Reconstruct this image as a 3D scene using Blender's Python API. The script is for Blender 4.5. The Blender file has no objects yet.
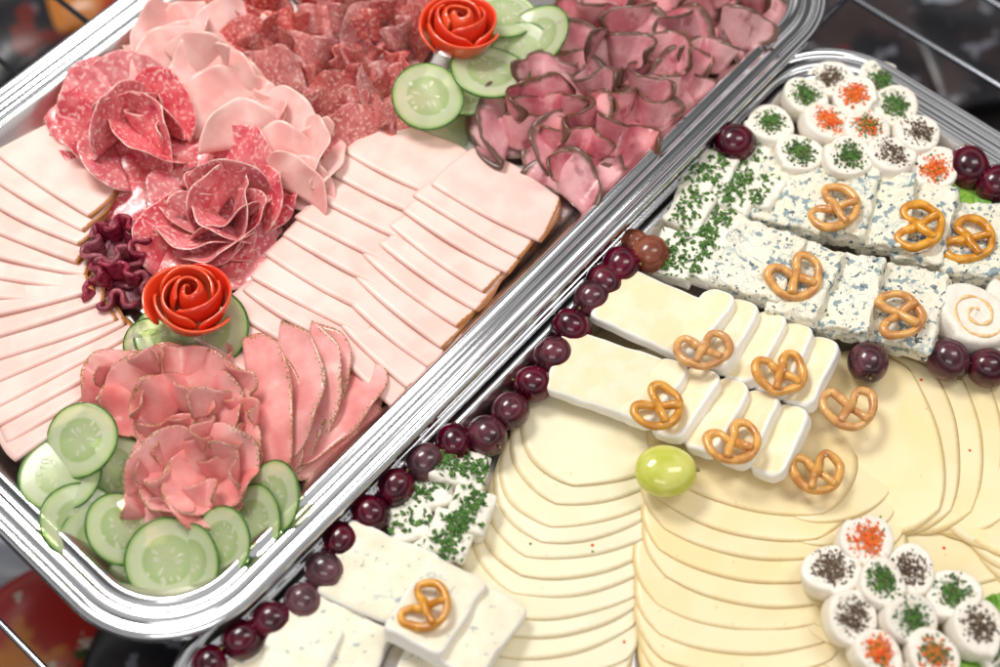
import bpy, math, random, bmesh
import numpy as np
from mathutils import Vector, Matrix, noise
random.seed(11); rng=np.random.RandomState(11)
sc=bpy.context.scene; col=sc.collection
F=1311.0; TH=math.radians(28.2); D=787.0
cs,sn=math.cos(TH),math.sin(TH)
CAM=Vector((0,-D*sn,D*cs))
def W(px,py,z=0.0):
    x=(px-500)/F; y=(333.5-py)/F
    d=Vector((x,y*cs+sn,y*sn-cs)); return CAM+d*((z-CAM.z)/d.z)
def wang(px,py,deg,z=0):
    a=math.radians(deg); q=W(px+10*math.cos(a),py-10*math.sin(a),z)-W(px,py,z); return math.atan2(q.y,q.x)
def scl(px,py,z=0): return (W(px+1,py,z)-W(px,py,z)).length*1.06
# ---------------------------------------------------------------- materials
def M(name,c1,c2=None,scale=0.1,lo=.35,hi=.65,rough=.45,sss=0.0,bump=0.0,bscale=0.5,spots=(),edge=None,
      metallic=0.0,spec=.5,coat=0.0,var=0.0,bd=.6,distort=0.0):
    m=bpy.data.materials.new(name); m.use_nodes=True; nt=m.node_tree; N=nt.nodes; L=nt.links
    b=N['Principled BSDF']
    at=N.new('ShaderNodeAttribute'); at.attribute_name='pco'
    def nz(s,det=4,kind='noise',dist=0.0):
        if kind in('noise','vein'):
            n=N.new('ShaderNodeTexNoise'); n.inputs['Detail'].default_value=det; n.inputs['Distortion'].default_value=dist if kind=='noise' else 1.2
            n.inputs['Scale'].default_value=s; L.new(at.outputs['Vector'],n.inputs['Vector'])
            if kind=='noise': return n.outputs['Fac']
            a=N.new('ShaderNodeMath'); a.operation='SUBTRACT'; L.new(n.outputs['Fac'],a.inputs[0]); a.inputs[1].default_value=.5
            b2=N.new('ShaderNodeMath'); b2.operation='ABSOLUTE'; L.new(a.outputs[0],b2.inputs[0])
            n3=N.new('ShaderNodeTexNoise'); n3.inputs['Scale'].default_value=s*.6; L.new(at.outputs['Vector'],n3.inputs['Vector'])
            c3=N.new('ShaderNodeMath'); c3.operation='MULTIPLY_ADD'; L.new(n3.outputs['Fac'],c3.inputs[0]); c3.inputs[1].default_value=-.16; L.new(b2.outputs[0],c3.inputs[2])
            d3=N.new('ShaderNodeMath'); d3.operation='ADD'; L.new(c3.outputs[0],d3.inputs[0]); d3.inputs[1].default_value=.08; return d3.outputs[0]
        n=N.new('ShaderNodeTexVoronoi'); n.inputs['Scale'].default_value=s; L.new(at.outputs['Vector'],n.inputs['Vector'])
        return n.outputs['Distance']
    def rng_(o,a,bb,inv=False):
        r=N.new('ShaderNodeMapRange'); r.interpolation_type='SMOOTHSTEP'; L.new(o,r.inputs['Value'])
        r.inputs['From Min'].default_value=a; r.inputs['From Max'].default_value=bb
        if inv: r.inputs['To Min'].default_value=1; r.inputs['To Max'].default_value=0
        return r.outputs['Result']
    def mix(f,a,bcol):
        x=N.new('ShaderNodeMix'); x.data_type='RGBA'; L.new(f,x.inputs['Factor'])
        if isinstance(a,tuple): x.inputs['A'].default_value=(*a,1)
        else: L.new(a,x.inputs['A'])
        if isinstance(bcol,tuple): x.inputs['B'].default_value=(*bcol,1)
        else: L.new(bcol,x.inputs['B'])
        return x.outputs['Result']
    c2=c2 or c1
    c=mix(rng_(nz(scale,4,dist=distort),lo,hi),c1,c2)
    for (kc,kind,s,a,bb,inv) in spots:
        c=mix(rng_(nz(s,3,kind),a,bb,inv),c,kc)
    if edge:
        ea=N.new('ShaderNodeAttribute'); ea.attribute_name='edge'
        mn=N.new('ShaderNodeMath'); mn.operation='MULTIPLY_ADD'; L.new(nz(.35 if len(edge)<5 else edge[4],3),mn.inputs[0]); mn.inputs[1].default_value=edge[3] if len(edge)>3 else .1
        L.new(ea.outputs['Fac'],mn.inputs[2])
        c=mix(rng_(mn.outputs[0],edge[1],edge[2]),c,edge[0])
    if var:
        oi=N.new('ShaderNodeObjectInfo'); hs=N.new('ShaderNodeHueSaturation'); 
        r=N.new('ShaderNodeMapRange'); L.new(oi.outputs['Random'],r.inputs['Value']); r.inputs['To Min'].default_value=1-var; r.inputs['To Max'].default_value=1+var*.6
        L.new(r.outputs[0],hs.inputs['Value']); L.new(c,hs.inputs['Color']); c=hs.outputs['Color']
        r2=N.new('ShaderNodeMapRange'); mm=N.new('ShaderNodeMath'); mm.operation='FRACT'; m3=N.new('ShaderNodeMath'); m3.operation='MULTIPLY'; m3.inputs[1].default_value=7.3
        L.new(oi.outputs['Random'],m3.inputs[0]); L.new(m3.outputs[0],mm.inputs[0]); L.new(mm.outputs[0],r2.inputs['Value'])
        r2.inputs['To Min'].default_value=1-var*1.2; r2.inputs['To Max'].default_value=1+var*1.2; L.new(r2.outputs[0],hs.inputs['Saturation'])
    L.new(c,b.inputs['Base Color'])
    b.inputs['Roughness'].default_value=rough; b.inputs['Metallic'].default_value=metallic
    b.inputs['Specular IOR Level'].default_value=spec; b.inputs['Coat Weight'].default_value=coat; b.inputs['Coat Roughness'].default_value=.08
    if sss:
        b.inputs['Subsurface Weight'].default_value=sss; b.inputs['Subsurface Radius'].default_value=(1,.45,.3); b.inputs['Subsurface Scale'].default_value=.003
    if bump:
        bp=N.new('ShaderNodeBump'); bp.inputs['Strength'].default_value=min(1,bump); bp.inputs['Distance'].default_value=bd*.001
        L.new(nz(bscale,5),bp.inputs['Height']); L.new(bp.outputs[0],b.inputs['Normal'])
    return m
m_steel=M('polished_steel',(.80,.80,.82),(.72,.73,.75),scale=.02,rough=.12,metallic=1,bump=.03,bscale=.05)
m_steelin=M('brushed_steel',(.76,.72,.70),(.70,.66,.64),scale=.02,rough=.27,metallic=1,bump=.04,bscale=.05)
m_turkey=M('poultry_ham',(.88,.57,.50),(.91,.66,.59),scale=.05,rough=.42,bump=.2,bscale=.3,edge=((.50,.20,.06),.95,1.01,.12),var=.04)
m_paleham=M('pale_ham',(.85,.41,.38),(.90,.56,.51),scale=.06,rough=.32,bump=.2,bscale=.3,edge=((.92,.66,.56),1.0,1.08,.1),var=.07)
m_salami=M('coarse_salami',(.64,.09,.12),(.78,.21,.22),scale=.10,rough=.22,bump=.25,bscale=.5,coat=.15,
   spots=(((.90,.50,.47),'noise',.36,.53,.65,False),((.50,.04,.07),'noise',.09,.60,.75,False)),edge=((.84,.55,.46),1.01,1.07,.1),var=.08)
m_salami2=M('fine_salami',(.50,.09,.09),(.66,.19,.17),scale=.15,rough=.30,bump=.3,bscale=.8,
   spots=(((.84,.46,.40),'noise',.48,.54,.64,False),),edge=((.33,.10,.08),1.0,1.07,.1),var=.14)
m_beef=M('roast_beef',(.58,.18,.21),(.78,.38,.39),scale=.05,rough=.28,bump=.4,bscale=.3,
   spots=(((.46,.13,.16),'noise',.07,.56,.70,False),),edge=((.15,.07,.045),.93,1.06,.26,.12),var=.14)
m_ham=M('smoked_ham',(.76,.24,.23),(.86,.40,.37),scale=.05,rough=.26,bump=.3,bscale=.25,
   spots=(((.93,.60,.54),'noise',.05,.62,.75,False),),edge=((.34,.20,.07),1.20,1.25,.5,.9),var=.08)
m_purple=M('cured_meat',(.16,.012,.03),(.34,.05,.08),scale=.2,rough=.35,bump=.8,bscale=.6,spots=(((.50,.18,.20),'noise',.6,.62,.70,False),),var=.1)
m_tomato=M('tomato_peel',(.76,.035,.012),(.84,.09,.025),scale=.05,rough=.16,coat=.6,edge=((.86,.16,.05),1.0,1.1,.1))
m_cskin=M('cucumber_skin',(.015,.09,.008),(.06,.19,.025),scale=.3,rough=.3,bump=.4)
m_herb=M('chopped_herb',(.03,.10,.012),(.10,.23,.035),scale=.4,rough=.6)
m_pep=M('cracked_pepper',(.03,.02,.015),(.22,.14,.08),scale=.9,rough=.7)
m_pap=M('paprika_flake',(.75,.07,.01),(.88,.26,.03),scale=.6,rough=.5)
m_cream=M('cream_cheese',(.87,.80,.68),(.91,.86,.77),scale=.15,rough=.5,bump=.5,bscale=.5,var=.03)
m_feta=M('herbed_cheese',(.86,.82,.69),(.89,.86,.76),scale=.2,rough=.6,bump=1,bscale=.4,bd=.8,var=.03)
m_blue=M('blue_cheese',(.88,.83,.68),(.85,.79,.62),scale=.06,rough=.45,bump=1,bscale=.25,bd=1.4,
   spots=(((.48,.56,.53),'vein',.085,-.02,.035,True),((.16,.23,.26),'vein',.080,-.04,.006,True),((.26,.34,.36),'noise',.17,.57,.62,False),((.09,.14,.17),'noise',.26,.62,.67,False)),var=.03)
m_bluelight=M('veined_brie',(.89,.83,.66),(.87,.78,.59),scale=.1,rough=.48,bump=.5,bscale=.3,
   spots=(((.46,.54,.53),'vein',.07,-.035,.012,True),((.40,.47,.47),'noise',.2,.64,.70,False)),edge=((.91,.89,.83),.94,.985,.08),var=.02)
m_brie=M('brie_paste',(.87,.74,.46),(.89,.80,.57),scale=.08,rough=.45,bump=.45,bscale=.25,edge=((.91,.89,.83),.90,.975,.06),var=.04)
gs=((.10,.25,.03),'voronoi',.05,.035,.05,True); rs=((.72,.08,.02),'voronoi',.042,.035,.05,True)
hole=((.80,.62,.34),'voronoi',.07,.05,.07,True)
m_ch1=M('pale_sliced_cheese',(.90,.80,.55),(.91,.84,.61),scale=.03,rough=.38,bump=.1,bscale=.15,spots=(((.84,.70,.44),'voronoi',.09,.06,.08,True),gs,rs),edge=((.84,.68,.38),.97,1.05,.08),var=.035)
m_ch2=M('golden_sliced_cheese',(.90,.73,.39),(.91,.78,.48),scale=.03,rough=.36,bump=.1,bscale=.15,spots=(hole,rs),edge=((.82,.60,.26),.97,1.05,.08),var=.045)
m_ch3=M('yellow_sliced_cheese',(.90,.76,.44),(.91,.80,.53),scale=.03,rough=.38,bump=.1,bscale=.15,spots=(hole,rs,gs),edge=((.83,.64,.30),.97,1.05,.08),var=.045)
m_grape=M('red_grape_skin',(.035,.003,.010),(.13,.010,.025),scale=.08,rough=.2,spots=(((.22,.05,.07),'noise',.12,.62,.85,False),),coat=.2,var=.3,bump=.05)
m_grapeb=M('light_red_grape_skin',(.18,.04,.02),(.32,.10,.05),scale=.08,rough=.25,coat=.2,bump=.05)
m_ggrape=M('green_grape_skin',(.55,.58,.08),(.70,.70,.20),scale=.06,rough=.16,sss=.6,coat=.3)
m_stem=M('grape_stem',(.20,.13,.05),(.30,.22,.08),scale=.4,rough=.7)
m_pret=M('baked_pretzel',(.55,.22,.045),(.80,.42,.10),scale=.12,rough=.3,coat=.3,bump=.25,bscale=.6,var=.1)
m_salt=M('salt_grain',(.9,.9,.88),rough=.3)
m_orange=M('orange_filling',(.84,.50,.20),(.90,.66,.38),scale=.4,rough=.5)
m_lett=M('lettuce_leaf',(.10,.30,.02),(.30,.52,.08),scale=.08,rough=.4,bump=.6,bscale=.25)
m_wire=M('chromed_wire',(.45,.47,.52),rough=.25,metallic=1)
m_dark=M('dark_shelf_floor',(.006,.006,.007),(.03,.02,.02),scale=.02,rough=.5)
m_pk1=M('red_packet_film',(.34,.018,.012),(.50,.17,.025),scale=.014,lo=.42,hi=.5,rough=.3,spots=(((.46,.40,.32),'noise',.03,.60,.64,False),((.02,.06,.01),'noise',.025,.55,.6,False)))
m_pk2=M('dark_packet_film',(.008,.008,.012),(.04,.025,.025),scale=.014,lo=.45,hi=.6,rough=.3,spots=(((.15,.15,.18),'noise',.04,.60,.65,False),((.12,.015,.01),'noise',.02,.62,.66,False)))
m_pk3=M('blue_packet_film',(.05,.08,.16),(.28,.30,.34),scale=.012,lo=.4,hi=.55,rough=.3)
def cuke_mat():
    m=bpy.data.materials.new('cucumber_flesh'); m.use_nodes=True; nt=m.node_tree; N=nt.nodes; L=nt.links; b=N['Principled BSDF']
    at=N.new('ShaderNodeAttribute'); at.attribute_name='nco'
    ln=N.new('ShaderNodeVectorMath'); ln.operation='LENGTH'; L.new(at.outputs['Vector'],ln.inputs[0])
    cr=N.new('ShaderNodeValToRGB'); L.new(ln.outputs['Value'],cr.inputs[0]); e=cr.color_ramp.elements
    e[0].position=0; e[0].color=(.74,.82,.50,1); e[1].position=1; e[1].color=(.20,.42,.07,1)
    for p,c in((.3,(.72,.82,.48,1)),(.56,(.60,.75,.36,1)),(.62,(.86,.92,.66,1)),(.86,(.82,.90,.58,1)),(.95,(.54,.73,.28,1))):
        k=e.new(p); k.color=c
    gr=N.new('ShaderNodeTexGradient'); gr.gradient_type='RADIAL'; L.new(at.outputs['Vector'],gr.inputs[0])
    cb=N.new('ShaderNodeCombineXYZ'); m1=N.new('ShaderNodeMath'); m1.operation='MULTIPLY'; m1.inputs[1].default_value=15
    L.new(gr.outputs['Fac'],m1.inputs[0]); L.new(m1.outputs[0],cb.inputs[0])
    m2=N.new('ShaderNodeMath'); m2.operation='MULTIPLY'; m2.inputs[1].default_value=3.2; L.new(ln.outputs['Value'],m2.inputs[0]); L.new(m2.outputs[0],cb.inputs[1])
    vo=N.new('ShaderNodeTexVoronoi'); vo.inputs['Scale'].default_value=1; L.new(cb.outputs[0],vo.inputs['Vector'])
    r=N.new('ShaderNodeMapRange'); L.new(vo.outputs['Distance'],r.inputs['Value']); r.inputs['From Min'].default_value=.22; r.inputs['From Max'].default_value=.34; r.inputs['To Min'].default_value=1; r.inputs['To Max'].default_value=0
    r2=N.new('ShaderNodeMapRange'); L.new(ln.outputs['Value'],r2.inputs['Value']); r2.inputs['From Min'].default_value=.58; r2.inputs['From Max'].default_value=.62; r2.inputs['To Min'].default_value=1; r2.inputs['To Max'].default_value=0
    mu=N.new('ShaderNodeMath'); mu.operation='MULTIPLY'; L.new(r.outputs[0],mu.inputs[0]); L.new(r2.outputs[0],mu.inputs[1])
    mx=N.new('ShaderNodeMix'); mx.data_type='RGBA'; L.new(mu.outputs[0],mx.inputs['Factor']); L.new(cr.outputs[0],mx.inputs['A']); mx.inputs['B'].default_value=(.90,.92,.70,1)
    L.new(mx.outputs['Result'],b.inputs['Base Color']); b.inputs['Roughness'].default_value=.2; b.inputs['Coat Weight'].default_value=.1
    b.inputs['Transmission Weight'].default_value=.55; b.inputs['IOR'].default_value=1.34
    bp=N.new('ShaderNodeBump'); bp.inputs['Strength'].default_value=.4; bp.inputs['Distance'].default_value=.0005; L.new(mu.outputs[0],bp.inputs['Height']); L.new(bp.outputs[0],b.inputs['Normal'])
    return m
m_cuke=cuke_mat()
# ---------------------------------------------------------------- mesh helpers
def mk(name,V,Fc,mats,pco=None,nco=None,edge=None,smooth=True,mi=None,Mx=None,parent=None,label=None,cat=None,group=None,kind=None):
    me=bpy.data.meshes.new(name); V=np.asarray(V,dtype=float)
    me.from_pydata((V*.001).tolist(),[],Fc if isinstance(Fc,list) else Fc.tolist()); 
    for mm in (mats if isinstance(mats,(list,tuple)) else [mats]): me.materials.append(mm)
    off=rng.uniform(-500,500,3)
    p=(V if pco is None else np.asarray(pco))+off
    a=me.attributes.new('pco','FLOAT_VECTOR','POINT'); a.data.foreach_set('vector',p.astype(np.float32).ravel())
    if nco is not None:
        a=me.attributes.new('nco','FLOAT_VECTOR','POINT'); a.data.foreach_set('vector',np.asarray(nco,dtype=np.float32).ravel())
    if edge is not None:
        a=me.attributes.new('edge','FLOAT','POINT'); a.data.foreach_set('value',np.asarray(edge,dtype=np.float32).ravel())
    if mi is not None: me.polygons.foreach_set('material_index',mi)
    if smooth: me.polygons.foreach_set('use_smooth',[True]*len(me.polygons))
    me.update()
    o=bpy.data.objects.new(name,me); col.objects.link(o)
    if Mx is not None: o.matrix_world=Mx
    if parent: o.parent=parent
    else:
        if label: o['label']=label
        if cat: o['category']=cat
        if group: o['group']=group
    if kind: o['kind']=kind
    return o
def TR(p,az=0.0,tx=0.0,ty=0.0):
    return Matrix.Translation(Vector(p)*.001)@Matrix.Rotation(az,4,'Z')@Matrix.Rotation(ty,4,'Y')@Matrix.Rotation(tx,4,'X')
def sheet(name,mat,sx,sy,k,fn,t,n=22,m=None,irr=.04,edgefn=None,**kw):
    m=m or n
    A,B=np.meshgrid(np.linspace(-1,1,n),np.linspace(-1,1,m),indexing='ij')
    x=A*np.sqrt(1-k*B*B/2); y=B*np.sqrt(1-k*A*A/2)
    th=np.arctan2(y,x); ph=rng.uniform(0,6.28,4); r=np.sqrt(x*x+y*y)
    f=1+irr*r*(np.sin(2*th+ph[0])+.7*np.sin(3*th+ph[1])+.4*np.sin(5*th+ph[2])+.25*np.sin(9*th+ph[3]))
    x=x*f; y=y*f; X=x*sx; Y=y*sy
    P=np.stack(fn(X,Y),-1)
    du=np.gradient(P,axis=0); dv=np.gradient(P,axis=1); Nn=np.cross(du,dv); Nn/=np.maximum(np.linalg.norm(Nn,axis=-1,keepdims=True),1e-9)
    E=np.maximum(np.abs(A),np.abs(B))
    tt=t*np.where(E>.999,.45,1.0)[...,None]
    top=(P+Nn*tt/2).reshape(-1,3); bot=(P-Nn*tt/2).reshape(-1,3); nv=n*m
    idx=np.arange(nv).reshape(n,m)
    q=np.stack([idx[:-1,:-1],idx[1:,:-1],idx[1:,1:],idx[:-1,1:]],-1).reshape(-1,4)
    loop=np.concatenate([idx[:,0],idx[-1,1:],idx[-2::-1,-1],idx[0,-2:0:-1]])
    nx=np.roll(loop,-1)
    rim=np.stack([loop,loop+nv,nx+nv,nx],-1)
    Fc=np.concatenate([q,q[:,::-1]+nv,rim])
    pc=np.stack([X,Y,0*X],-1).reshape(-1,3); pc=np.concatenate([pc,pc+[0,0,t]])
    nc=np.stack([x,y,0*x],-1).reshape(-1,3); nc=np.concatenate([nc,nc])
    ed=E if edgefn is None else edgefn(A,B,E)
    ed=np.concatenate([ed.ravel()]*2)
    return mk(name,np.concatenate([top,bot]),Fc,mat,pco=pc,nco=nc,edge=ed,**kw)
def flatfn(amp,wl=40.):
    p=rng.uniform(0,6.28,3)
    def fn(X,Y):
        Z=amp*(np.sin(X/wl*6.28+p[0])*.6+np.sin(Y/wl*4.5+X/wl*2+p[1])*.5)
        return X,Y,Z
    return fn
def tacofn(rho,opn,wav,wl=22.,R=30.,curl=0.0,gather=0.0):
    p=rng.uniform(0,6.28,4); o2=opn*rng.uniform(.6,1.4)
    def fn(X,Y):
        s=np.abs(Y); sg=np.sign(Y)+(Y==0); h=math.pi*rho/2
        phi=np.clip(s/rho,0,math.pi/2); yy=np.where(s<h,-rho*np.cos(phi),0); zz=np.where(s<h,rho*np.sin(phi),rho)
        e=np.maximum(s-h,0); ang=np.where(sg>0,opn,-o2)
        yy=yy+e*np.cos(ang)
        zz=sg*zz+e*np.sin(ang)
        w=(s/R)**1.6
        wv=wav*w*(np.sin(X/wl*6.28+p[0])+.5*np.sin(X/wl*11+p[1]+sg))
        zz=zz+wv+gather*np.sin(X/(wl*1.3)*6.28+p[3]+.4*sg)*(.35+.65*s/R); yy=yy+wav*.4*np.sin(X/wl*4+p[2])*w
        zz=zz+curl*(X/R)**2*R*.25
        yy=yy-curl*(X/R)**2*R*.3
        return X*(1-.022*min(gather,8)),yy,zz
    return fn
def ribfn(sx,sy,A,nw,comp):
    p=rng.uniform(0,6.28,3); bend=rng.uniform(-.5,.5)
    def fn(X,Y):
        u=X/sx; v=np.clip((Y/sy+1)/2,0,1.2)
        amp=A*(.35+.65*v)*(1+.35*np.sin(u*2+p[1]))
        ph=nw*math.pi*u+p[0]
        x=sx*comp*u*(.8+.3*v)-amp*.45*np.sin(2*ph)*.6
        y=amp*np.sin(ph)+bend*sx*comp*u*u
        z=sy*2*v*(.85)-.25*A*v*v*np.cos(ph*1.0+p[2])
        return x,y,z
    return fn
def rbox(sx,sy,sz,r,amp,wl,n=13,rp=None):
    bm=bmesh.new(); bmesh.ops.create_cube(bm,size=2.0); bmesh.ops.subdivide_edges(bm,edges=bm.edges[:],cuts=n,use_grid_fill=True)
    U=np.array([v.co[:] for v in bm.verts]); bm.verts.index_update(); Fc=[[v.index for v in f.verts] for f in bm.faces]; bm.free()
    U=np.sign(U)*(1-(1-np.abs(U))**1.7); rp=rp or r*1.3
    h=np.array([sx,sy,sz])/2; rp=min(rp,h[0]*.95,h[1]*.95); r=min(r,h[2]*.98); P=U*h
    hi=h[:2]-rp; inner=np.clip(P[:,:2],-hi,hi); d=P[:,:2]-inner; mx=np.abs(d).max(1,keepdims=True); l=np.linalg.norm(d,axis=1,keepdims=True)
    P[:,:2]=inner+d*mx/np.maximum(l,1e-6)
    dist=np.minimum((h[0]-np.abs(U[:,0]*h[0])),(h[1]-np.abs(U[:,1]*h[1])))
    f=np.clip(1-dist/r,0,1); P[:,2]*=1-(r/h[2])*(1-np.sqrt(1-f*f))
    o=Vector(rng.uniform(-99,99,3))
    nz=np.array([[noise.fractal(Vector(p)/wl+o,1.0,2.0,3),noise.fractal(Vector(p)/wl+o*2,1.,2.,2),noise.fractal(Vector(p)/wl+o*3,1.0,2.0,3)] for p in P])
    E=1-np.maximum(dist,0)/18.0
    return P+nz*amp,Fc,E
def tube(pts,rad,ns=10):
    P=np.array(pts,float); n=len(P); rad=np.broadcast_to(rad,(n,)) 
    T=np.gradient(P,axis=0); T/=np.linalg.norm(T,axis=1,keepdims=True)
    up=np.array([.13,.21,1.]); V=[]
    for i in range(n):
        a=np.cross(T[i],up); a/=np.linalg.norm(a)+1e-9; b=np.cross(a,T[i])
        for j in range(ns):
            t=j/ns*2*math.pi; V.append(P[i]+rad[i]*(a*math.cos(t)+b*math.sin(t)))
    Fc=[[i*ns+j,i*ns+(j+1)%ns,(i+1)*ns+(j+1)%ns,(i+1)*ns+j] for i in range(n-1) for j in range(ns)]
    Fc.append(list(range(ns))[::-1]); Fc.append([(n-1)*ns+j for j in range(ns)])
    return np.array(V),Fc
def catmull(P,sub=8):
    P=np.array(P,float); out=[]; Q=np.vstack([2*P[0]-P[1],P,2*P[-1]-P[-2]])
    for i in range(1,len(Q)-2):
        for t in np.linspace(0,1,sub,endpoint=False):
            a,b,c,d=Q[i-1],Q[i],Q[i+1],Q[i+2]
            out.append(.5*((2*b)+(-a+c)*t+(2*a-5*b+4*c-d)*t*t+(-a+3*b-3*c+d)*t**3))
    out.append(P[-1]); return np.array(out)
OV=np.array([[1,0,0],[-1,0,0],[0,1,0],[0,-1,0],[0,0,1],[0,0,-1]],float); OF=[[0,2,4],[2,1,4],[1,3,4],[3,0,4],[2,0,5],[1,2,5],[3,1,5],[0,3,5]]
def flakes(name,mats,pts,size,flat=.35,wts=None,**kw):
    V=[];Fc=[];mi=[]
    for i,p in enumerate(pts):
        R=np.array(Matrix.Rotation(random.uniform(0,6.28),3,'Z')@Matrix.Rotation(random.gauss(0,.5),3,'X')@Matrix.Rotation(random.gauss(0,.5),3,'Y'))
        s=size*random.uniform(.5,1.3); v=(OV*rng.uniform(.7,1.3,(6,1))*[s,s*random.uniform(.4,.9),s*flat])@R.T+p
        b=len(V)*1; V.extend(v.tolist()); Fc+= [[b+k for k in f] for f in OF]; mi+=[random.choices(range(len(mats)),wts)[0]]*8
    return mk(name,V,Fc,mats,mi=mi,smooth=False,**kw)
# ---------------------------------------------------------------- trays
ANG=wang(500,333,0)+math.radians(48.7); U=Vector((math.cos(ANG),math.sin(ANG),0)); Vv=Vector((-math.sin(ANG),math.cos(ANG),0))
PROF=[(0,0),(2,.2),(4.5,1.1),(7,3),(10,6.8),(13,11.2),(15.5,14.6),(17.2,16.3),(18.6,16.9),(20,16.7),(20.8,16.2),(24.5,16.2),(25.2,16.5),(25.8,17.4),(26.8,17.9),(31,18.0),(31.6,17.8),(32.2,17.3),(33.6,17.3),(34.2,17.9),(35,18.8),(36.4,19.3),(38.2,19.3),(39.8,18.7),(40.8,17.3),(41.3,15.2),(40.6,14.2),(39.8,15),(39.2,16.6),(30,15.4),(20,14.8),(17,13.6),(13,7.6),(8,1.4),(3.5,-.9),(0,-1.3)]
PW=41.3
def tray(name,umin,umax,vmin,vmax,z,Rout,label):
    hx=(umax-umin)/2-PW; hy=(vmax-vmin)/2-PW; r0=Rout-PW; c=U*((umin+umax)/2)+Vv*((vmin+vmax)/2); K=24
    V=[];Fc=[]
    def loop(o,zz):
        ring=[]
        for q,(a,b) in enumerate([(1,1),(-1,1),(-1,-1),(1,-1)]):
            for i in range(K+1):
                t=math.pi/2*(q+i/K); ring.append((a*(hx-r0)+(r0+o)*math.cos(t),b*(hy-r0)+(r0+o)*math.sin(t),zz))
            e=ring[-1]; a2,b2=[(1,1),(-1,1),(-1,-1),(1,-1)][(q+1)%4]; t=math.pi/2*(q+1); s=(a2*(hx-r0)+(r0+o)*math.cos(t),b2*(hy-r0)+(r0+o)*math.sin(t),zz)
            for f in (.004,.012,.03,.08,.2,.35,.5,.65,.8,.92,.97,.988,.996): ring.append(tuple(e[k]+(s[k]-e[k])*f for k in range(3)))
        V.extend(ring); return len(ring)
    for o,zz in PROF: n=loop(o,zz)
    mi=[]
    for i in range(len(PROF)-1):
        for j in range(n): Fc.append([i*n+j,(i)*n+(j+1)%n,(i+1)*n+(j+1)%n,(i+1)*n+j]); mi.append(1 if i<7 else 0)
    Fc=[f[::-1] for f in Fc]
    Fc.append(list(range(n))); Fc.append([(len(PROF)-1)*n+j for j in range(n)][::-1]); mi+=[1,0]
    o=mk(name,V,Fc,[m_steel,m_steelin],mi=mi,Mx=TR((c.x,c.y,z),ANG),label=label,cat='serving tray')
    V=[];F2=[]
    def lp(off,zz): 
        for q,(a,b) in enumerate([(1,1),(-1,1),(-1,-1),(1,-1)]):
            for i in range(9):
                t=math.pi/2*(q+i/8); V.append((a*(hx-30)+(20+off)*math.cos(t),b*(hy-30)+(20+off)*math.sin(t),zz))
    for (off,zz) in [(-6,-1.5),(0,-1.5),(-1,-9),(-5,-9)]: lp(off,zz)
    for i in range(4):
        for j in range(36): F2.append([i*36+j,i*36+(j+1)%36,((i+1)%4)*36+(j+1)%36,((i+1)%4)*36+j])
    mk('foot',V,F2,m_steel,smooth=False,parent=o)
    return o
Z1=11.;Z2=0.
dt=lambda p,a:p.dot(a)
v1R=(dt(W(250,605,Z1+19),Vv)+dt(W(700,150,Z1+19),Vv))/2
v1L=(dt(W(0,88,Z1+19),Vv)+dt(W(108,0,Z1+19),Vv))/2
u1B=(dt(W(0,540,Z1+19),U)+dt(W(90,625,Z1+19),U))/2; u1T=dt(W(868,-20,Z1+19),U)
tray('serving_tray',u1B,u1T,v1R,v1L,Z1,68,'round-cornered polished steel tray laden with sliced cold meats')
v2L=(dt(W(165,655,Z2+19),Vv)+dt(W(800,26,Z2+19),Vv))/2; u2T=(dt(W(880,55,Z2+19),U)+dt(W(1000,130,Z2+19),U))/2
u2B=dt(W(140,760,Z2),U); v2R=dt(W(1150,800,Z2),Vv)
tray('serving_tray',u2B,u2T,v2R,v2L,Z2,68,'polished steel tray laden with assorted cheeses and grapes')
FL1=Z1+.3; FL2=Z2+.3
# ---------------------------------------------------------------- rack, floor, packets
V=[];Fc=[]
def addtube(p,q,r):
    v,f=tube([p+(q-p)*t for t in (0,.5,1)],r,8); b=len(V); V.extend(v.tolist()); Fc.extend([[b+k for k in g] for g in f])
for i in range(-9,12):
    c=U*(i*62); addtube(c-Vv*560+Vector((0,0,-12)),c+Vv*560+Vector((0,0,-12)),2.0)
for j in (-520,-260,0,230,330,520):
    c=Vv*j; addtube(c-U*640+Vector((0,0,-17)),c+U*700+Vector((0,0,-17)),2.5)
mk('wire_rack',V,Fc,m_wire,label='chromed wire shelf rack carrying the steel trays',cat='wire rack')
v=[[-1500,-1500,-290],[1500,-1500,-290],[1500,1500,-290],[-1500,1500,-290]]
mk('floor',v,[[0,1,2,3]],m_dark,kind='structure',label='dark cabinet floor')
def packet(px,py,w,h,deg,mat,label):
    def fn(X,Y):
        r=(1-(X/w)**2).clip(0)*(1-(Y/h)**2).clip(0); return X,Y,16*np.sqrt(r)+2*np.sin(X/9)*(np.abs(Y)/h)**3
    p=W(px,py,-262); sheet('snack_packet',mat,w,h,0.05,fn,6,24,irr=.01,Mx=TR((p.x,p.y,-262),math.radians(deg),.1,.06),label=label,cat='food packet')
packet(30,640,60,45,40,m_pk1,'red and orange plastic food packet on the dark floor')
packet(0,555,50,30,10,m_pk3,'dull blue plastic food packet beneath the rack')
packet(135,690,50,40,80,m_pk2,'dark food packet on the cabinet floor')
packet(5,35,80,50,50,m_pk2,'dark brown food packet beneath the rack')
packet(85,8,34,26,20,m_pk1,'small red food packet beneath the rack')
packet(880,10,90,70,70,m_pk2,'dark food packet with pale patches beneath the rack')
packet(985,50,70,60,15,m_pk2,'crumpled dark food packet beneath the rack')
packet(945,5,30,18,35,m_pk3,'dull blue plastic food packet beneath the rack')
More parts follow.
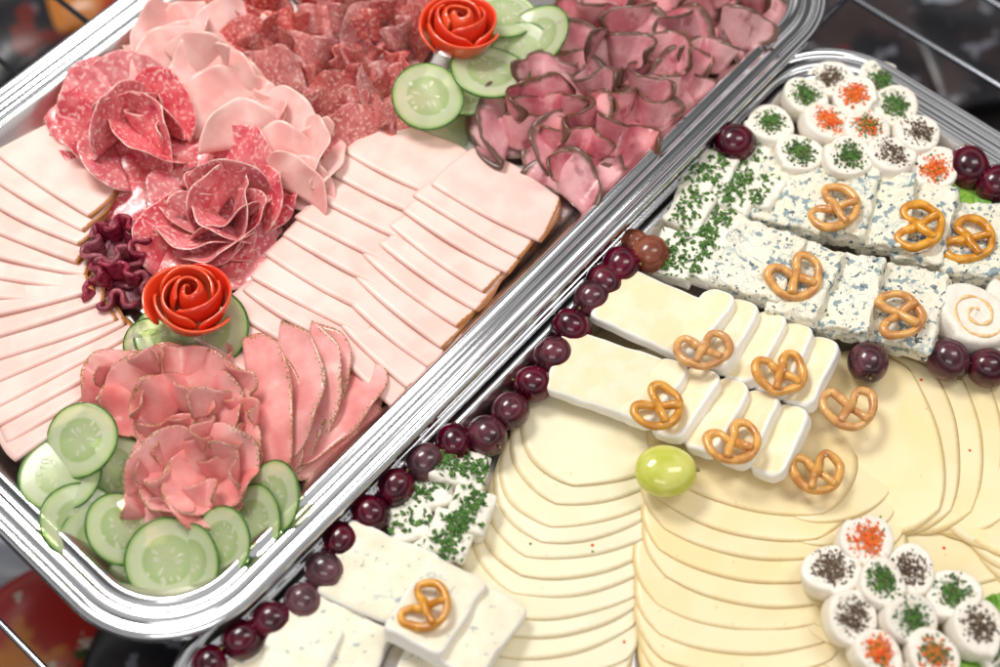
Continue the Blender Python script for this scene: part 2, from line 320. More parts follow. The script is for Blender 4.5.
# ---------------------------------------------------------------- shingled slices
def shingle(name,mat,label,cat,group,path,N,a0,a1,L,Wd,t,z0,k=.6,fold=False,irr=.03,amp=.5,edgefn=None,slope=1.1,jit=2.,nn=20,rho=None,gap=1.0,gather=.4,bw=(.04,.09),aj=2):
    mz=z0+6
    if len(path)==2: pf=lambda f:(path[0][0]+(path[1][0]-path[0][0])*f,path[0][1]+(path[1][1]-path[0][1])*f)
    else:
        Q=catmull([(p[0],p[1],0) for p in path],12)
        def pf(f):
            i=min(len(Q)-1.001,f*(len(Q)-1)); j=int(i); q=Q[j]+(Q[j+1]-Q[j])*(i-j); return (q[0],q[1])
    for i in range(N):
        f=i/max(1,N-1); px,py=pf(f); e=.04; qa=pf(max(0,f-e)); qb=pf(min(1,f+e))
        dd=(W(*qb,mz)-W(*qa,mz)); dl=dd.length/((min(1,f+e)-max(0,f-e))*(N-1)); dh=dd.normalized()
        te=t*(2.4 if fold else 1.05)*gap; tau=math.atan(slope*te/dl); ax=Vector((0,0,1)).cross(dh)
        px+=random.uniform(-jit,jit); py+=random.uniform(-jit,jit)
        a=wang(px,py,a0+(a1-a0)*f+random.uniform(-aj,aj),mz); s=scl(px,py,mz); lx=L*s/2*random.uniform(.97,1.03); ly=Wd*s/2
        rel=a-math.atan2(dh.y,dh.x); he=math.hypot(lx*math.cos(rel),ly*math.sin(rel))
        zc=z0+he*math.sin(tau)*.9+te/2; c=W(px,py,zc)
        Mx=Matrix.Translation(c*.001)@Matrix.Rotation(tau+random.uniform(-.01,.01),4,ax)@Matrix.Rotation(a,4,'Z')
        if fold:
            rh=rho or t*.9; R=ly*2
            tf=tacofn(rh,.01,.5,wl=60,R=R,gather=gather); bow=random.uniform(*bw)
            fn=(lambda X,Y,tf=tf,ly=ly,lx=lx,bow=bow:(lambda r:(r[0],r[1]-ly+bow*lx*(X/lx)**2,r[2]-.9*(X/lx)**2))(tf(X,Y)))
            sheet(name,mat,lx,R,k,fn,t,nn,nn*2+1,irr=irr,edgefn=edgefn,Mx=Mx,label=label,cat=cat,group=group)
        else:
            sheet(name,mat,lx,ly,k,flatfn(amp,70),t,nn,irr=irr,edgefn=edgefn,Mx=Mx,label=label,cat=cat,group=group)
endrind=lambda A,B,E: np.where(A>0,np.abs(A)**2,0)*1.0
g='poultry ham slices fanned on the meat tray'; l1='pale folded poultry ham slice in an overlapping fan'
kw=dict(k=.66,fold=True,edgefn=endrind,irr=.03,nn=28,jit=2.,gather=.7)
shingle('ham_slice',m_turkey,l1,'ham slice',g,[(15,272),(35,215),(58,158)],7,-6,-38,156,66,1.15,FL1,gap=.95,**kw)
shingle('ham_slice',m_turkey,l1,'ham slice',g,[(68,392),(46,345),(12,285)],8,40,8,158,68,1.15,FL1,gap=.95,**kw)
g='poultry slices overlapping in rows'; l1='pale pink poultry slice with browned end, folded and overlapping'
shingle('ham_slice',m_turkey,l1,'poultry slice',g,[(272,350),(343,262),(420,158)],11,-32,-23,134,70,1.2,FL1+1,gap=.98,**kw)
shingle('ham_slice',m_turkey,l1,'poultry slice',g,[(382,346),(442,263),(502,190)],10,-46,-27,120,74,1.2,FL1+1,gap=.98,**kw)
# ---------------------------------------------------------------- folded slice heaps
def heap(name,mat,label,cat,group,items,r,t=1.1,opn=.22,wav=3.,tl=(20,50),z=(3,14),rim=(60,150),wl=26,base=FL1,k=1.0,rho=2.2,curl=.3,gather=0.,xs=1.0):
    for it in items:
        px,py=it[:2]; rr=it[2] if len(it)>2 else r*random.uniform(.88,1.12)
        rd=it[3] if len(it)>3 else random.uniform(*rim); tilt=math.radians(it[4] if len(it)>4 else random.uniform(*tl))
        z0=base+(it[5] if len(it)>5 else random.uniform(*z)); s=scl(px,py,z0+10); R=rr*s
        zc=z0+R*.5*math.sin(tilt)+rho; a=wang(px,py,rd-90,zc); c=W(px,py,zc)
        tf=tacofn(rho,opn*random.uniform(.6,1.4),wav*random.uniform(.6,1.3),wl,R,curl*random.uniform(-.3,1),gather*random.uniform(.6,1.3))
        fn=lambda X,Y,tf=tf,R=R:(lambda q:(q[0],q[1]-R*.5,q[2]))(tf(X,Y))
        sheet(name,mat,R*random.uniform(.95,1.1)*xs,R,k,fn,t,32,37,irr=.05,Mx=TR(c,a,tilt,random.gauss(0,.12)),label=label,cat=cat,group=group)
def leanM(px,py,face,lean,ldir,z):
    c=W(px,py,z+6); c=Vector((c.x,c.y,z)); fa=wang(px,py,face,z); la=wang(px,py,ldir,z)
    axl=Vector((math.cos(la+math.pi/2),math.sin(la+math.pi/2),0))
    return Matrix.Translation(c*.001)@Matrix.Rotation(math.radians(lean),4,axl)@Matrix.Rotation(fa,4,'Z')
def ribbons(name,mat,label,cat,group,items,sx=55,sy=17,A=8,nw=(2,3.2),comp=.72,t=1.2,lean=(40,62),ldir=(60,125),base=FL1,k=.55,face=(-35,35),z=(3,7)):
    for it in items:
        px,py=it[:2]; f=it[2] if len(it)>2 else random.uniform(*face); zz=it[3] if len(it)>3 else random.uniform(*z)
        s=scl(px,py,base+8); q=random.uniform(.85,1.15); ld=random.uniform(*ldir) if len(it)<5 else it[4]
        ef=lambda A_,B_,E_:np.maximum(E_*np.where(B_<-.5,.9,1),0)
        sheet(name,mat,sx*s*q,sy*s*q,k,ribfn(sx*s*q,sy*s*q,A*s*random.uniform(.75,1.25),random.uniform(*nw),comp),t,64,16,irr=.03,edgefn=ef,Mx=leanM(px,py,f,random.uniform(*lean),ld,base+zz),label=label,cat=cat,group=group)
def bed(name,mat,label,cat,group,items,r,z=0):
    for i,(px,py) in enumerate(items):
        s=scl(px,py,FL1); c=W(px,py,FL1+3+z+i*.25); sheet(name,mat,r*s,r*s*.9,1,flatfn(1.5,30),1.3,20,Mx=TR(c,random.uniform(0,6)),label=label,cat=cat,group=group)
def jt(pts,a=6): return [(p[0]+random.uniform(-a,a),p[1]+random.uniform(-a,a)) for p in pts]
g='coarse salami slices arranged in open folds'
bed('salami_slice',m_salami,'marbled red salami slice lying flat under folded ones','salami slice',g,[(100,140),(150,100),(190,170),(140,190),(220,220),(250,190),(200,260),(90,110),(225,255)],48,z=1)
ls='loosely folded red salami slice with white fat marbling'
heap('salami_slice',m_salami,ls,'salami slice',g,[(72,125,46,165,16,5),(85,88,46,130,18,6),(130,70,44,95,16,6),(180,95,46,50,18,6),(92,165,46,200,16,5),(255,150,44,55,22,5),(280,190,42,20,20,5),(165,205,46,200,16,5),(150,228,42,150,22,5),(222,262,42,285,15,5),(188,250,44,250,18,6),(262,228,42,330,18,5)],44,wav=2.8,opn=.35,gather=1.6,wl=34)
heap('salami_slice',m_salami,ls,'salami slice',g,[(105,112,48,140,28,9),(165,122,48,40,28,9),(128,152,48,235,20,9),(150,100,44,75,38,10),(235,170,46,80,32,9),(198,192,46,140,28,9),(258,205,46,0,26,9),(205,232,44,230,22,9),(240,235,42,300,20,9)],44,wav=2.8,opn=.6,gather=1.6,wl=36)
ribbons('salami_slice',m_salami,ls,'salami slice',g,[(125,115,25,10),(148,138,-40,9),(222,192,10,9),(205,215,50,8),(242,210,-50,8)],sx=56,sy=17,A=10,nw=(1.3,2.0),comp=.62,k=.85,lean=(25,50))
g='pale ham slices folded in ruffles'
bed('ham_slice',m_paleham,'pale pink ham slice lying flat beneath folded ones','ham slice',g,[(180,50),(230,90),(290,140),(320,170),(200,20),(250,60)],46)
heap('ham_slice',m_paleham,'pale pink ham slice folded into a soft ruffle','ham slice',g,[(160,55,50,120),(190,25,48,110),(150,30,46,140),(215,55,48,60),(185,75,48,130),(240,80,48,50),(215,95,48,120),(265,105,48,40),(245,120,46,100),(300,120,46,40),(285,148,46,85),(322,145,42,20),(305,172,40,60,40),(225,20,46,100)],44,wav=2.8,opn=.22,wl=40,tl=(12,34),z=(2,8),gather=2.8)
ribbons('ham_slice',m_paleham,'pale pink ham slice folded into a soft ruffle','ham slice',g,jt([(180,48),(225,75),(262,110),(300,150)]),sx=62,sy=16,A=9,nw=(1.3,2.0),comp=.7,k=.8,face=(-60,-10))
g='fine salami slices heaped loosely'
bed('salami_slice',m_salami2,'fine-grained dark salami slice lying flat','salami slice',g,[(250,20),(300,50),(350,80),(390,40),(340,20),(380,100),(400,0),(350,130)],46,z=1)
lsf='fine-grained salami slice folded and ruffled'
heap('salami_slice',m_salami2,lsf,'salami slice',g,[p+(42,) for p in jt([(230,8),(325,-2),(410,20),(250,35),(350,35),(275,62),(370,80),(335,100),(345,128)])],42,wav=2.8,opn=.4,rim=(40,150),tl=(15,35),z=(3,5),wl=34,gather=3,curl=.5)
ribbons('salami_slice',m_salami2,lsf,'salami slice',g,jt([(235,10),(272,5),(312,4),(352,2),(395,8),(250,32),(290,30),(330,32),(372,36),(405,44),(272,55),(312,60),(355,64),(396,70),(312,85),(350,92),(384,94),(335,112),(362,120)],4),sx=52,sy=16,A=10,nw=(1.3,2.3),comp=.62,k=.85,face=(-60,60),lean=(28,52),z=(4,8))
g='roast beef slices heaped loosely'
bed('roast_beef_slice',m_beef,'rare roast beef slice lying flat under others','roast beef slice',g,[(510,120),(560,140),(600,90),(650,60),(700,40),(620,130),(560,60),(660,110),(720,10),(600,20),(730,30),(580,160)],46,z=1)
lb='folded rare roast beef slice with dark brown crust'
pts=[(600,-5),(655,-8),(712,-5),(590,35),(650,28),(700,35),(740,14),(560,65),(668,68),(530,100),(585,102),(490,122),(545,140),(575,172)]
heap('roast_beef_slice',m_beef,lb,'roast beef slice',g,[p+(46,) for p in jt(pts)],46,t=2.0,wav=2.6,opn=.3,rim=(30,160),tl=(8,26),z=(3,5),wl=42,gather=3.6,curl=.5,rho=3)
ribbons('roast_beef_slice',m_beef,lb,'roast beef slice',g,jt([(610,2),(665,0),(715,2),(745,14),(590,28),(642,30),(690,34),(728,40),(568,56),(615,62),(662,64),(702,66),(545,86),(592,92),(640,96),(676,98),(505,112),(550,120),(600,124),(642,124),(530,146),(575,152),(612,150),(572,176)],4),sx=68,sy=20,A=13,nw=(1.1,1.9),comp=.60,t=2.0,k=.8,face=(-70,50),lean=(28,52),z=(4,8))
# smoked ham
g='smoked ham slices in loose folds'
bed('smoked_ham_slice',m_ham,'smoked pink ham slice lying flat under the folds','ham slice',g,[(200,400),(240,450),(190,480),(150,420),(300,430),(320,410),(260,380),(110,385),(170,510)],48,z=1)
lh='smoked pink ham slice with herbed rim, folded'
for (x,y,rr,rd,zz,ti) in [(345,420,54,-40,2,10),(324,402,56,-22,4,14),(302,396,56,-6,7,18),(280,402,52,10,9,24)]:
    heap('smoked_ham_slice',m_ham,'broad smoked ham slice with herbed rim, folded in half','ham slice',g,[(x,y,rr,rd,ti,zz)],60,wav=1.8,opn=.12,wl=60,gather=1.6,curl=.2,xs=1.4,k=.95)
heap('smoked_ham_slice',m_ham,lh,'ham slice',g,[(100,380,44,150,14,4),(140,372,46,110,16,5),(180,362,46,80,18,5),(225,372,46,60,15,6),(118,410,44,190,14,4),(152,470,46,195,14,4),(160,508,44,225,12,3),(198,522,44,265,12,3),(235,500,46,300,14,4),(255,455,46,340,14,5)],44,wav=2.6,opn=.3,wl=36,gather=3.2)
heap('smoked_ham_slice',m_ham,lh,'ham slice',g,[(150,402,48,150,22,7),(235,405,48,20,24,7),(160,448,48,120,22,7),(240,450,48,30,18,7),(178,488,46,170,18,6)],44,wav=2.8,opn=.4,wl=36,gather=3.4)
ribbons('smoked_ham_slice',m_ham,lh,'ham slice',g,[(118,385,45,6),(150,372,-20,7),(190,378,20,8),(228,385,-50,8),(148,412,60,9),(180,405,-30,10),(215,412,35,10),(248,420,-70,8),(165,440,0,10),(202,440,-55,11),(235,452,50,9),(160,470,70,8),(192,470,10,10),(225,480,-30,8),(165,500,30,6),(198,505,-40,7),(178,522,10,4)],sx=60,sy=18,A=12,nw=(1.1,1.9),comp=.62,t=1.1,k=.85,lean=(28,58),ldir=(40,150))
# dried dark meat
g='dark cured meat folded into a small rosette'; ld='dark maroon cured meat slice folded beside the salami'
bed('cured_meat_slice',m_purple,ld,'cured meat',g,[(118,240),(118,285),(105,262),(130,262)],28,z=2)
ribbons('cured_meat_slice',m_purple,ld,'cured meat',g,[(100,250,80,5,150),(118,234,10,6,90),(136,252,-80,6,40),(106,283,60,5,180),(133,280,-60,5,0),(120,296,0,4,270),(118,262,30,8,100),(120,276,-20,8,80)],sx=34,sy=13,A=7,nw=(1.3,2.1),comp=.6,t=3.2,lean=(10,32))
# ---------------------------------------------------------------- tomato roses
def rose(px,py,r,z,label):
    s=scl(px,py,z); R=r*s; c=W(px,py,z+6); c=Vector((c.x,c.y,z-4)); Mx=TR(c,random.uniform(0,6),.12,.1)
    root=bpy.data.objects.new('tomato_rose',None); col.objects.link(root); root.matrix_world=Mx; root['label']=label; root['category']='tomato rose'
    def spiral(a0,turn,r0,r1,h0,h1,fl):
        ph=random.uniform(0,6)
        def fn(X,Y):
            u=(X+1)/2; v=np.maximum((Y+1)/2,0); th=a0+u*turn; rad=r0+(r1-r0)*u; H=h0+(h1-h0)*u; H=H*(.82+.18*np.sin(u*math.pi).clip(0)**.5)
            bel=.13*R*np.sin(v*math.pi*.9)
            rr=rad+bel+fl*R*v**3*(.3+.7*u)+.03*R*np.sin(th*2+ph)*v; return rr*np.cos(th),rr*np.sin(th),H*v**.9-.04*R*v*np.cos(th*2+ph)
        return fn
    sheet('petal',m_tomato,1,1,0.1,spiral(0,8.5,.05*R,.30*R,.86*R,.84*R,-.04),2.2,100,12,irr=0,parent=root)
    for i in range(3): sheet('petal',m_tomato,1,1,.6,spiral(i*2.1+.3,3.1,.34*R,.50*R,.82*R,.76*R,.10),2.0,40,14,irr=.02,parent=root)
    for i in range(3): sheet('petal',m_tomato,1,1,.6,spiral(i*2.1+1.3,3.0,.54*R,.66*R,.70*R,.56*R,.30),2.0,40,14,irr=.03,parent=root)
# ---------------------------------------------------------------- cucumber
def cuke(px,py,r,tx,ty,z,label='pale green cucumber slice with dark rind garnishing the meat tray'):
    s=scl(px,py,z); R=r*s; c=W(px,py,z); b=random.uniform(-2.5,2.5); b2=random.uniform(-1.5,1.5)
    zf=lambda x,y:b*(x/R)**2*1.6+b2*(x/R)*(y/R)*1.5
    fn=lambda X,Y:(X,Y,zf(X,Y))
    Mx=Matrix.Translation(c*.001)@Matrix.Rotation(math.radians(tx),4,'X')@Matrix.Rotation(math.radians(ty),4,'Y')@Matrix.Rotation(random.uniform(0,6),4,'Z')
    o=sheet('cucumber_slice',m_cuke,R,R,1,fn,1.1,24,irr=0.0,Mx=Mx,label=label,cat='cucumber slice',group='cucumber slices garnishing the meat tray')
    V=[];Fc=[]; n=48
    for i in range(n):
        t=i/n*2*math.pi; x,y=R*math.cos(t),R*math.sin(t)
        for (k2,zz) in ((.975,.60),(1.005,.55),(1.015,0),(1.005,-.55),(.975,-.60)): V.append((x*k2,y*k2,zf(x,y)+zz))
    for i in range(n):
        for j in range(5): Fc.append([i*5+j,i*5+(j+1)%5,((i+1)%n)*5+(j+1)%5,((i+1)%n)*5+j])
    mk('skin',V,Fc,m_cskin,parent=o)
for a in [(80,440,36,14,-10,32),(60,474,38,0,5,26),(112,468,34,14,20,19),(50,500,34,5,-14,20),(80,522,38,0,30,22),(100,542,38,0,26,18),(122,528,36,-5,36,25),(100,575,36,5,0,14),(168,560,40,12,10,22),(140,585,34,12,10,16),(222,542,34,18,-26,26),(205,572,34,12,-12,18),(190,562,36,14,-25,20),(272,498,36,16,-36,28),(252,522,36,12,-26,22),(238,562,32,14,-10,16),(46,535,30,0,10,14),
  (152,345,26,30,20,22),(205,330,42,10,-5,24),(175,335,38,-5,10,22),
  (428,96,34,14,6,36),(490,72,38,-12,8,34),(470,88,30,10,-10,26),(505,12,32,-6,8,32),(540,36,32,10,-28,32),(470,20,36,0,0,24),(522,52,30,18,-10,27)]:
    cuke(*a)
rose(189,303,46,34,'red tomato peel rose on cucumber beside folded ham')
rose(457,30,42,36,'orange-red tomato peel rose between salami and roast beef')
# ---------------------------------------------------------------- cheese slices
g='cheese slices overlapping in fans'
lc='thin rounded yellow cheese slice in an overlapping fan'
ck=dict(irr=.012,nn=26,amp=.12,jit=2.5,aj=3)
shingle('cheese_slice',m_ch3,lc,'cheese slice',g,[(1000,700),(975,610),(945,530)],11,-6,14,190,120,.75,FL2,k=.85,**ck)
shingle('cheese_slice',m_ch2,lc,'cheese slice',g,[(1060,520),(1010,460),(950,440),(870,440)],13,58,100,190,130,.75,FL2+2,k=.85,**ck)
shingle('cheese_slice',m_ch1,'creamy pale cheese slice, thin and rounded, in a fan','cheese slice',g,[(500,780),(550,590),(615,415)],19,-10,24,190,130,.75,FL2,k=.85,**ck)
shingle('cheese_slice',m_ch2,'golden thin cheese slice in an overlapping fan','cheese slice',g,[(780,790),(742,640),(750,450)],18,14,-14,200,130,.75,FL2+2,k=.85,**ck)
shingle('cheese_slice',m_ch3,lc,'cheese slice',g,[(900,720),(855,600),(825,470)],14,34,14,130,110,.75,FL2+2,k=.9,**ck)
# ---------------------------------------------------------------- blocks
def block(name,mat,px,py,L,Wd,h,deg,z0,tx=0,ty=0,r=1.5,amp=.9,wl=9,label='',cat='cheese',group=None,herbs=0,hm=None,n=13,rp=None):
    zc=z0+h/2; s=scl(px,py,zc); a=wang(px,py,deg,zc); c=W(px,py,zc+h*.3); c=Vector((c.x,c.y,zc+abs(math.sin(math.radians(tx)))*Wd*s*.45+abs(math.sin(math.radians(ty)))*L*s*.45))
    P,Fc,E=rbox(L*s,Wd*s,h,r,amp,wl,n,rp)
    o=mk(name,P,Fc,mat,edge=E,Mx=TR(c,a,math.radians(tx),math.radians(ty)),label=label,cat=cat,group=group)
    if herbs:
        tp=P[P[:,2]>h*.3]; 
        q=np.random.RandomState(int(px*7+py)); u=q.uniform(-.5,.5,(herbs,)); w=np.clip(q.normal(0,.16,(herbs,)),-.5,.5)
        pts=[]
        for uu,ww in zip(u,w):
            x,y=uu*L*s,ww*Wd*s; j=np.argmin((tp[:,0]-x)**2+(tp[:,1]-y)**2); pts.append((x,y,tp[j,2]+random.uniform(0,1.5)))
        flakes('herb_topping',hm or [m_herb],pts,2.1,.3,parent=o)
    return o
lf='crumbly white cheese chunk topped with a band of chopped green herbs'
g='herbed white cheese chunks'
for (x,y,l,w,d,zz,h,tx) in [(748,158,40,40,62,2,60,-5),(735,195,46,46,62,3,110,-12),(715,232,46,46,62,3,120,-10),(696,180,42,40,62,1,60,-8),(690,212,44,40,62,2,90,-8),(676,258,48,44,60,2,110,-10),(762,195,40,34,64,5,50,-10),(700,262,40,40,60,5,90,-10),(716,172,40,36,62,4,80,-6)]:
    block('herbed_cheese_chunk',m_feta,x,y,l,w,13,d+random.uniform(-6,6),FL2+zz,tx+random.uniform(-5,5),random.uniform(-7,7),r=2,amp=1.3,wl=7,label=lf,group=g,herbs=h)
for (x,y,l,w,d,zz,h) in [(458,470,54,40,-15,2,140),(428,492,48,38,10,0,80),(470,512,44,40,70,4,110),(450,535,44,42,70,3,120),(412,525,42,36,10,0,40),(434,553,40,34,30,0,70)]:
    block('herbed_cheese_chunk',m_feta,x,y,l,w,13,d,FL2+zz,random.uniform(-9,9),random.uniform(-7,7),r=2,amp=1.3,wl=7,label=lf,group=g,herbs=h)
g='blue cheese slabs in two rows'; lbb='crumbly blue-veined cheese slab lying in a row'
for (x,y,l,w,d,tx) in [(792,196,80,70,72,-6),(848,205,82,48,76,-16),(886,214,84,46,80,-18),(925,228,86,46,76,-16),(975,245,86,60,84,-12),
                       (756,262,78,72,66,-5),(806,286,86,48,66,-16),(850,298,88,50,76,-18),(908,312,88,60,74,-13)]:
    block('blue_cheese_slab',m_blue,x,y,l,w,14,d,FL2+(4 if y<250 else 8),tx,random.uniform(-5,5),r=2,amp=2.0,wl=7,label=lbb,cat='blue cheese',group=g,n=24)
g='soft white cheese slices in rows'; lw='soft creamy white-rind cheese slice leaning in a row'
B=[(650,312,98,66,-20,0,8)]+[(702+27*i,326+12.5*i,84-abs(i-2)*3,36,56+2*i,-26,6) for i in range(5)]
B+=[(604,376,100,70,-18,0,7)]+[(655+31*i,396+12*i,84-abs(i-2)*3,38,56+2*i,-26,6) for i in range(5)]
for (x,y,l,w,d,tx,zz) in B:
    block('soft_cheese_slice',m_brie,x,y,l,w,10,d+random.uniform(-3,3),FL2+zz,tx,random.uniform(-4,4),r=2.2,amp=1.0,wl=16,label=lw,cat='soft cheese',group=g,rp=4 if l>95 else 8,n=17)
lq='white creamy cheese slab with faint blue veins'
for (x,y,l,w,d,zz,tx) in [(255,668,90,56,-20,0,0),(330,640,106,66,-24,2,-4),(380,576,96,78,-22,6,3),(335,690,120,60,-20,0,0),(436,611,62,94,-28,8,-16),(476,636,58,94,-32,4,-16),(440,690,90,66,-25,0,-5),(300,658,60,76,-20,6,-12)]:
    block('veined_cheese_slab',m_bluelight,x,y,l,w,12,d,FL2+zz,tx,random.uniform(-4,4),r=2,amp=1.3,wl=14,label=lq,cat='soft cheese',group='veined white cheese slabs',rp=4,n=17)
# ---------------------------------------------------------------- cheese rolls
def croll(px,py,r,kind,z0,tx=None,h=15,nm=None,label=None,group='cream cheese rolls with seasoned tops'):
    if tx is None: r*=random.uniform(.92,1.06); px+=random.uniform(-2,2); py+=random.uniform(-2,2)
    s=scl(px,py,z0+h); R=r*s; c=W(px,py,z0+h*.8); n=44; prof=[(0,.47),(.2,.47),(.35,.47),(.5,.47),(.62,.48),(.78,.50),(.90,.50),(.96,.47),(1,.38),(1.01,.1),(1.0,-.2),(.98,-.45),(.9,-.5),(0,-.5)]
    V=[];Fc=[];ph=rng.uniform(0,6.28,3)
    for (q,zz) in prof:
        for j in range(n):
            t=j/n*2*math.pi; f=1+.08*math.sin(2*t+ph[0])+.035*math.sin(3*t+ph[1])+(.14*(1-abs(t-3)/.6) if abs(t-3)<.6 and t>2.9 else 0)
            V.append((R*q*f*math.cos(t),R*q*f*math.sin(t),zz*h+random.uniform(-.25,.25)+.6*math.sin(t+ph[2])*q))
    for i in range(len(prof)-1):
        for j in range(n): Fc.append([i*n+j,(i+1)*n+j,(i+1)*n+(j+1)%n,i*n+(j+1)%n])
    Mx=TR((c.x,c.y,z0+h/2+2),random.uniform(0,6))@Matrix.Rotation(math.radians(random.uniform(-12,12) if tx is None else tx),4,'X')@Matrix.Rotation(math.radians(random.uniform(-12,12) if tx is None else tx),4,'Y')
    names={'r':'paprika','g':'chopped herb','p':'cracked pepper','m':'paprika and herb','o':''}[kind]
    o=mk(nm or 'cheese_roll',V,Fc,m_cream,Mx=Mx,label=label or 'small white cream cheese roll topped with '+names,cat='cheese roll',group=group)
    if kind=='o':
        P=[(R*(.12+.72*i/60)*math.cos(i*.2),R*(.12+.72*i/60)*math.sin(i*.2),h*.47) for i in range(60)]
        v,f=tube(P,[R*(.05+.015*math.sin(i*.9)) for i in range(60)],7); mk('filling',v,f,m_orange,parent=o); return
    pts=[]
    for i in range(380):
        q=abs(random.gauss(0,.44)); t=random.uniform(0,6.28)
        if q>.84: continue
        pts.append((R*q*math.cos(t),R*q*math.sin(t),h*.48+1.2*max(0,1-q*1.3)+.6*math.sin(t+ph[2])*q+random.uniform(-.3,.5)))
    mats={'r':([m_pap,m_herb],[14,1]),'g':([m_herb,m_pep],[12,1]),'p':([m_pep,m_cream],[9,1]),'m':([m_pap,m_herb],[1,1])}[kind]
    flakes('topping',mats[0],pts,1.15,.5,wts=mats[1],parent=o)
for (x,y,k,z) in [(806,98,'g',6),(855,97,'r',8),(893,108,'g',4),(772,126,'g',6),(826,124,'r',8),(866,130,'m',10),(918,136,'p',8),(798,154,'g',8),(845,156,'g',12),(888,158,'p',10),(934,172,'r',6),(830,82,'p',2),(878,84,'g',1)]:
    croll(x,y,22.5,k,FL2+z)
for (x,y,k,z) in [(865,542,'r',10),(831,574,'p',9),(911,570,'p',9),(877,585,'g',14),(953,596,'g',10),(848,618,'p',12),(908,620,'g',14),(975,628,'p',12),(876,653,'r',12),(930,655,'m',14),(1003,650,'g',8),(905,690,'p',8)]:
    croll(x,y,25,k,FL2+z)
croll(972,318,34,'o',FL2+6,tx=5,h=20,label='pale cheese roll with orange swirled filling beside blue cheese',group='large filled cheese rolls')
croll(1015,300,30,'o',FL2+4,tx=5,h=18,label='pale cheese roll with orange swirled filling beside blue cheese',group='large filled cheese rolls')
# ---------------------------------------------------------------- pretzels
PZ=[(-.50,-.66,.16),(-.36,-.42,.18),(-.16,-.12,.14),(.02,.04,.10),(.18,.26,.0),(.30,.52,0),(.58,.70,0),(.86,.52,0),(.93,.1,0),(.80,-.32,0),(.46,-.66,0),(0,-.78,0),(-.46,-.66,0),(-.80,-.32,0),(-.93,.1,0),(-.86,.52,0),(-.58,.70,0),(-.30,.52,0),(-.18,.26,.02),(-.02,.04,-.08),(.16,-.12,.0),(.36,-.42,.14),(.50,-.66,.16)]
def pretzel(px,py,deg,z,r=23,tx=0,ty=0):
    s=scl(px,py,z); R=r*s*1.0; Q=np.array(PZ)*rng.uniform(.93,1.07,(len(PZ),3)); P=catmull(Q,6)*R; n=len(P); rad=np.array([R*.165*(1+.12*math.sin(i*.21+deg)) for i in range(n)]); rad[0]*=.6; rad[-1]*=.6
    v,f=tube(P,rad,10); c=W(px,py,z)
    o=mk('pretzel',v,f,m_pret,Mx=TR(c,wang(px,py,deg,z),math.radians(tx),math.radians(ty)),label='small glossy brown baked pretzel resting on cheese',cat='pretzel',group='mini pretzels on the cheese')
    pts=[P[i]+[random.uniform(-.1,.1)*R,random.uniform(-.1,.1)*R,rad[i]*.92] for i in rng.randint(4,n-4,9)]
    flakes('salt',[m_salt],pts,.55,.8,parent=o)
for a in [(836,208,60,26),(796,277,20,29),(919,226,80,28),(969,240,60,26),(900,315,95,32),(704,350,10,29),(781,373,15,28),(850,408,5,20),(659,407,50,29),(733,442,20,28),(817,472,10,18)]:
    pretzel(*a,r=25,tx=random.uniform(-10,10)+(-8),ty=random.uniform(-8,8))
pretzel(426,607,60,33,r=25,tx=-14,ty=4)
# ---------------------------------------------------------------- grapes
def grape(px,py,r,z0,mat=m_grape,label='dark red grape lying along the cheese tray edge',el=1.08,az=None,sq=1.0):
    s=scl(px,py,z0+r*.5); R=r*s*random.uniform(.94,1.05); n=28; m=20; V=[];Fc=[]
    for i in range(m+1):
        t=i/m*math.pi; rr=math.sin(t)*R*(1-.05*math.cos(t)); zz=math.cos(t)*R*el-(.12*R*math.exp(-(t/.22)**2))
        for j in range(n): q=j/n*2*math.pi; V.append((rr*math.cos(q),rr*math.sin(q)*sq,zz))
    for i in range(m):
        for j in range(n): Fc.append([i*n+j,(i+1)*n+j,(i+1)*n+(j+1)%n,i*n+(j+1)%n])
    c=W(px,py,z0+R*sq); a=random.uniform(0,6.28) if az is None else az
    o=mk('grape',V,Fc,mat,Mx=TR(c,a,math.radians(random.uniform(60,100) if sq==1 else 90)),label=label,cat='grape',group='grapes garnishing the cheese tray')
    v,f=tube([(0,0,R*el*.84),(0,.2,R*el*.95),(.2,.5,R*el*1.06)],[R*.09,R*.07,R*.09],7); mk('stem',v,f,m_stem,parent=o)
for i,(x,y) in enumerate([(210,664),(242,640),(272,620),(303,602),(325,571),(341,541),(370,514),(396,487),(425,463),(454,443),(487,436),(510,411),(533,384),(553,356),(571,328),(592,299),(621,267),(968,168),(997,185),(868,363),(948,360),(988,368),(735,144),(604,284)]):
    grape(x,y,18.5 if x<900 else 19.5,FL2+(3 if x<650 else 5),label='dark red grape lying along the cheese tray edge' if x<700 else 'dark red grape tucked beside the cheese')
grape(650,255,18,FL2+4,m_grapeb,'light reddish-brown grape at the tray edge')
grape(634,243,14,FL2+3,m_grapeb,'light reddish-brown grape at the tray edge')
grape(666,471,25,FL2+12,m_ggrape,'yellow-green translucent grape half resting between cheeses',el=1.15,az=1.6,sq=.62)
def leaf(px,py,r,z,label='curly green lettuce leaf tucked under the cheese'):
    s=scl(px,py,z); R=r*s; p=rng.uniform(0,6,3)
    def fn(X,Y):
        q=np.sqrt(X*X+Y*Y)/R; t=np.arctan2(Y,X); return X,Y,R*.18*q**2*(np.sin(7*t+p[0])+.6*np.sin(15*t+p[1]))+R*.2*q
    c=W(px,py,z); sheet('lettuce_leaf',m_lett,R,R*.8,1,fn,.7,40,irr=.06,Mx=TR(c,p[2]),label=label,cat='lettuce leaf',group='lettuce garnish')
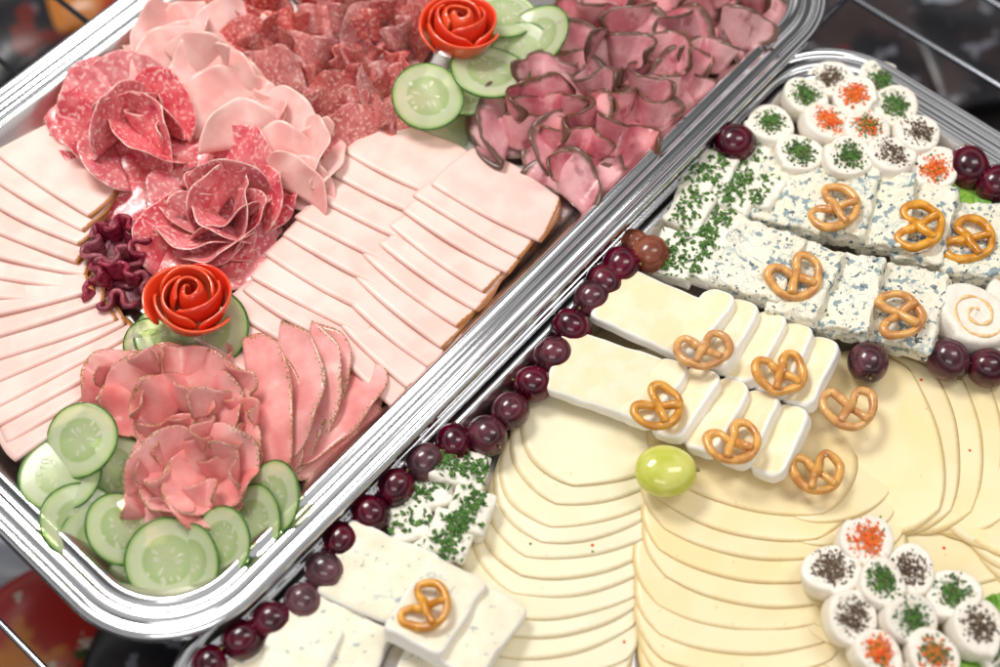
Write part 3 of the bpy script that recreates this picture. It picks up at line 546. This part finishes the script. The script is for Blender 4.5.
for a in [(972,192,26,14),(995,200,22,10),(990,665,34,14),(960,650,30,8),(748,150,24,10),(890,600,40,5),(1000,620,30,6),(700,170,18,8),(940,350,20,4)]: leaf(*a)
# ---------------------------------------------------------------- light, world, camera
w=bpy.data.worlds.new('World'); sc.world=w; w.use_nodes=True; nt=w.node_tree; bg=nt.nodes['Background']
tc=nt.nodes.new('ShaderNodeTexCoord'); sp=nt.nodes.new('ShaderNodeSeparateXYZ'); cr=nt.nodes.new('ShaderNodeValToRGB')
nt.links.new(tc.outputs['Generated'],sp.inputs[0]); nt.links.new(sp.outputs['Z'],cr.inputs[0]); nt.links.new(cr.outputs[0],bg.inputs[0])
e=cr.color_ramp.elements; e[0].position=0; e[0].color=(.04,.04,.045,1); e[1].position=1; e[1].color=(.50,.49,.48,1)
for p,c in ((.25,.06),(.40,.40),(.52,.85),(.60,.75),(.68,.08),(.82,.12),(.88,.38),(.94,.55)):
    k=e.new(p); k.color=(c,c*.985,c*.97,1)
bg.inputs[1].default_value=1.05
def lamp(name,loc,sx,sy,pw,colr=(1,.965,.925)):
    l=bpy.data.lights.new(name,'AREA'); l.shape='RECTANGLE'; l.size=sx; l.size_y=sy; l.energy=pw; l.color=colr
    o=bpy.data.objects.new(name,l); col.objects.link(o); o.location=loc; o.rotation_euler=(-Vector(loc)).to_track_quat('-Z','Y').to_euler(); return o
lamp('ceiling_lamp',(-.48,.58,1.1),.5,.3,12.8)
lamp('ceiling_lamp',(.6,.1,1.2),.25,.6,4.2)
lamp('ceiling_lamp',(-.2,-.9,1.3),.8,.35,4)
cd=bpy.data.cameras.new('Camera'); cam=bpy.data.objects.new('Camera',cd); col.objects.link(cam); cam.location=CAM*.001; cam.rotation_euler=(TH,0,0)
cd.lens=36*F/1000; cd.sensor_width=36; cd.clip_start=.02; cd.clip_end=20; cd.dof.use_dof=True; cd.dof.focus_distance=.765; cd.dof.aperture_fstop=3.2
sc.camera=cam
sc.view_settings.view_transform='Standard'; sc.view_settings.look='None'; sc.view_settings.exposure=0
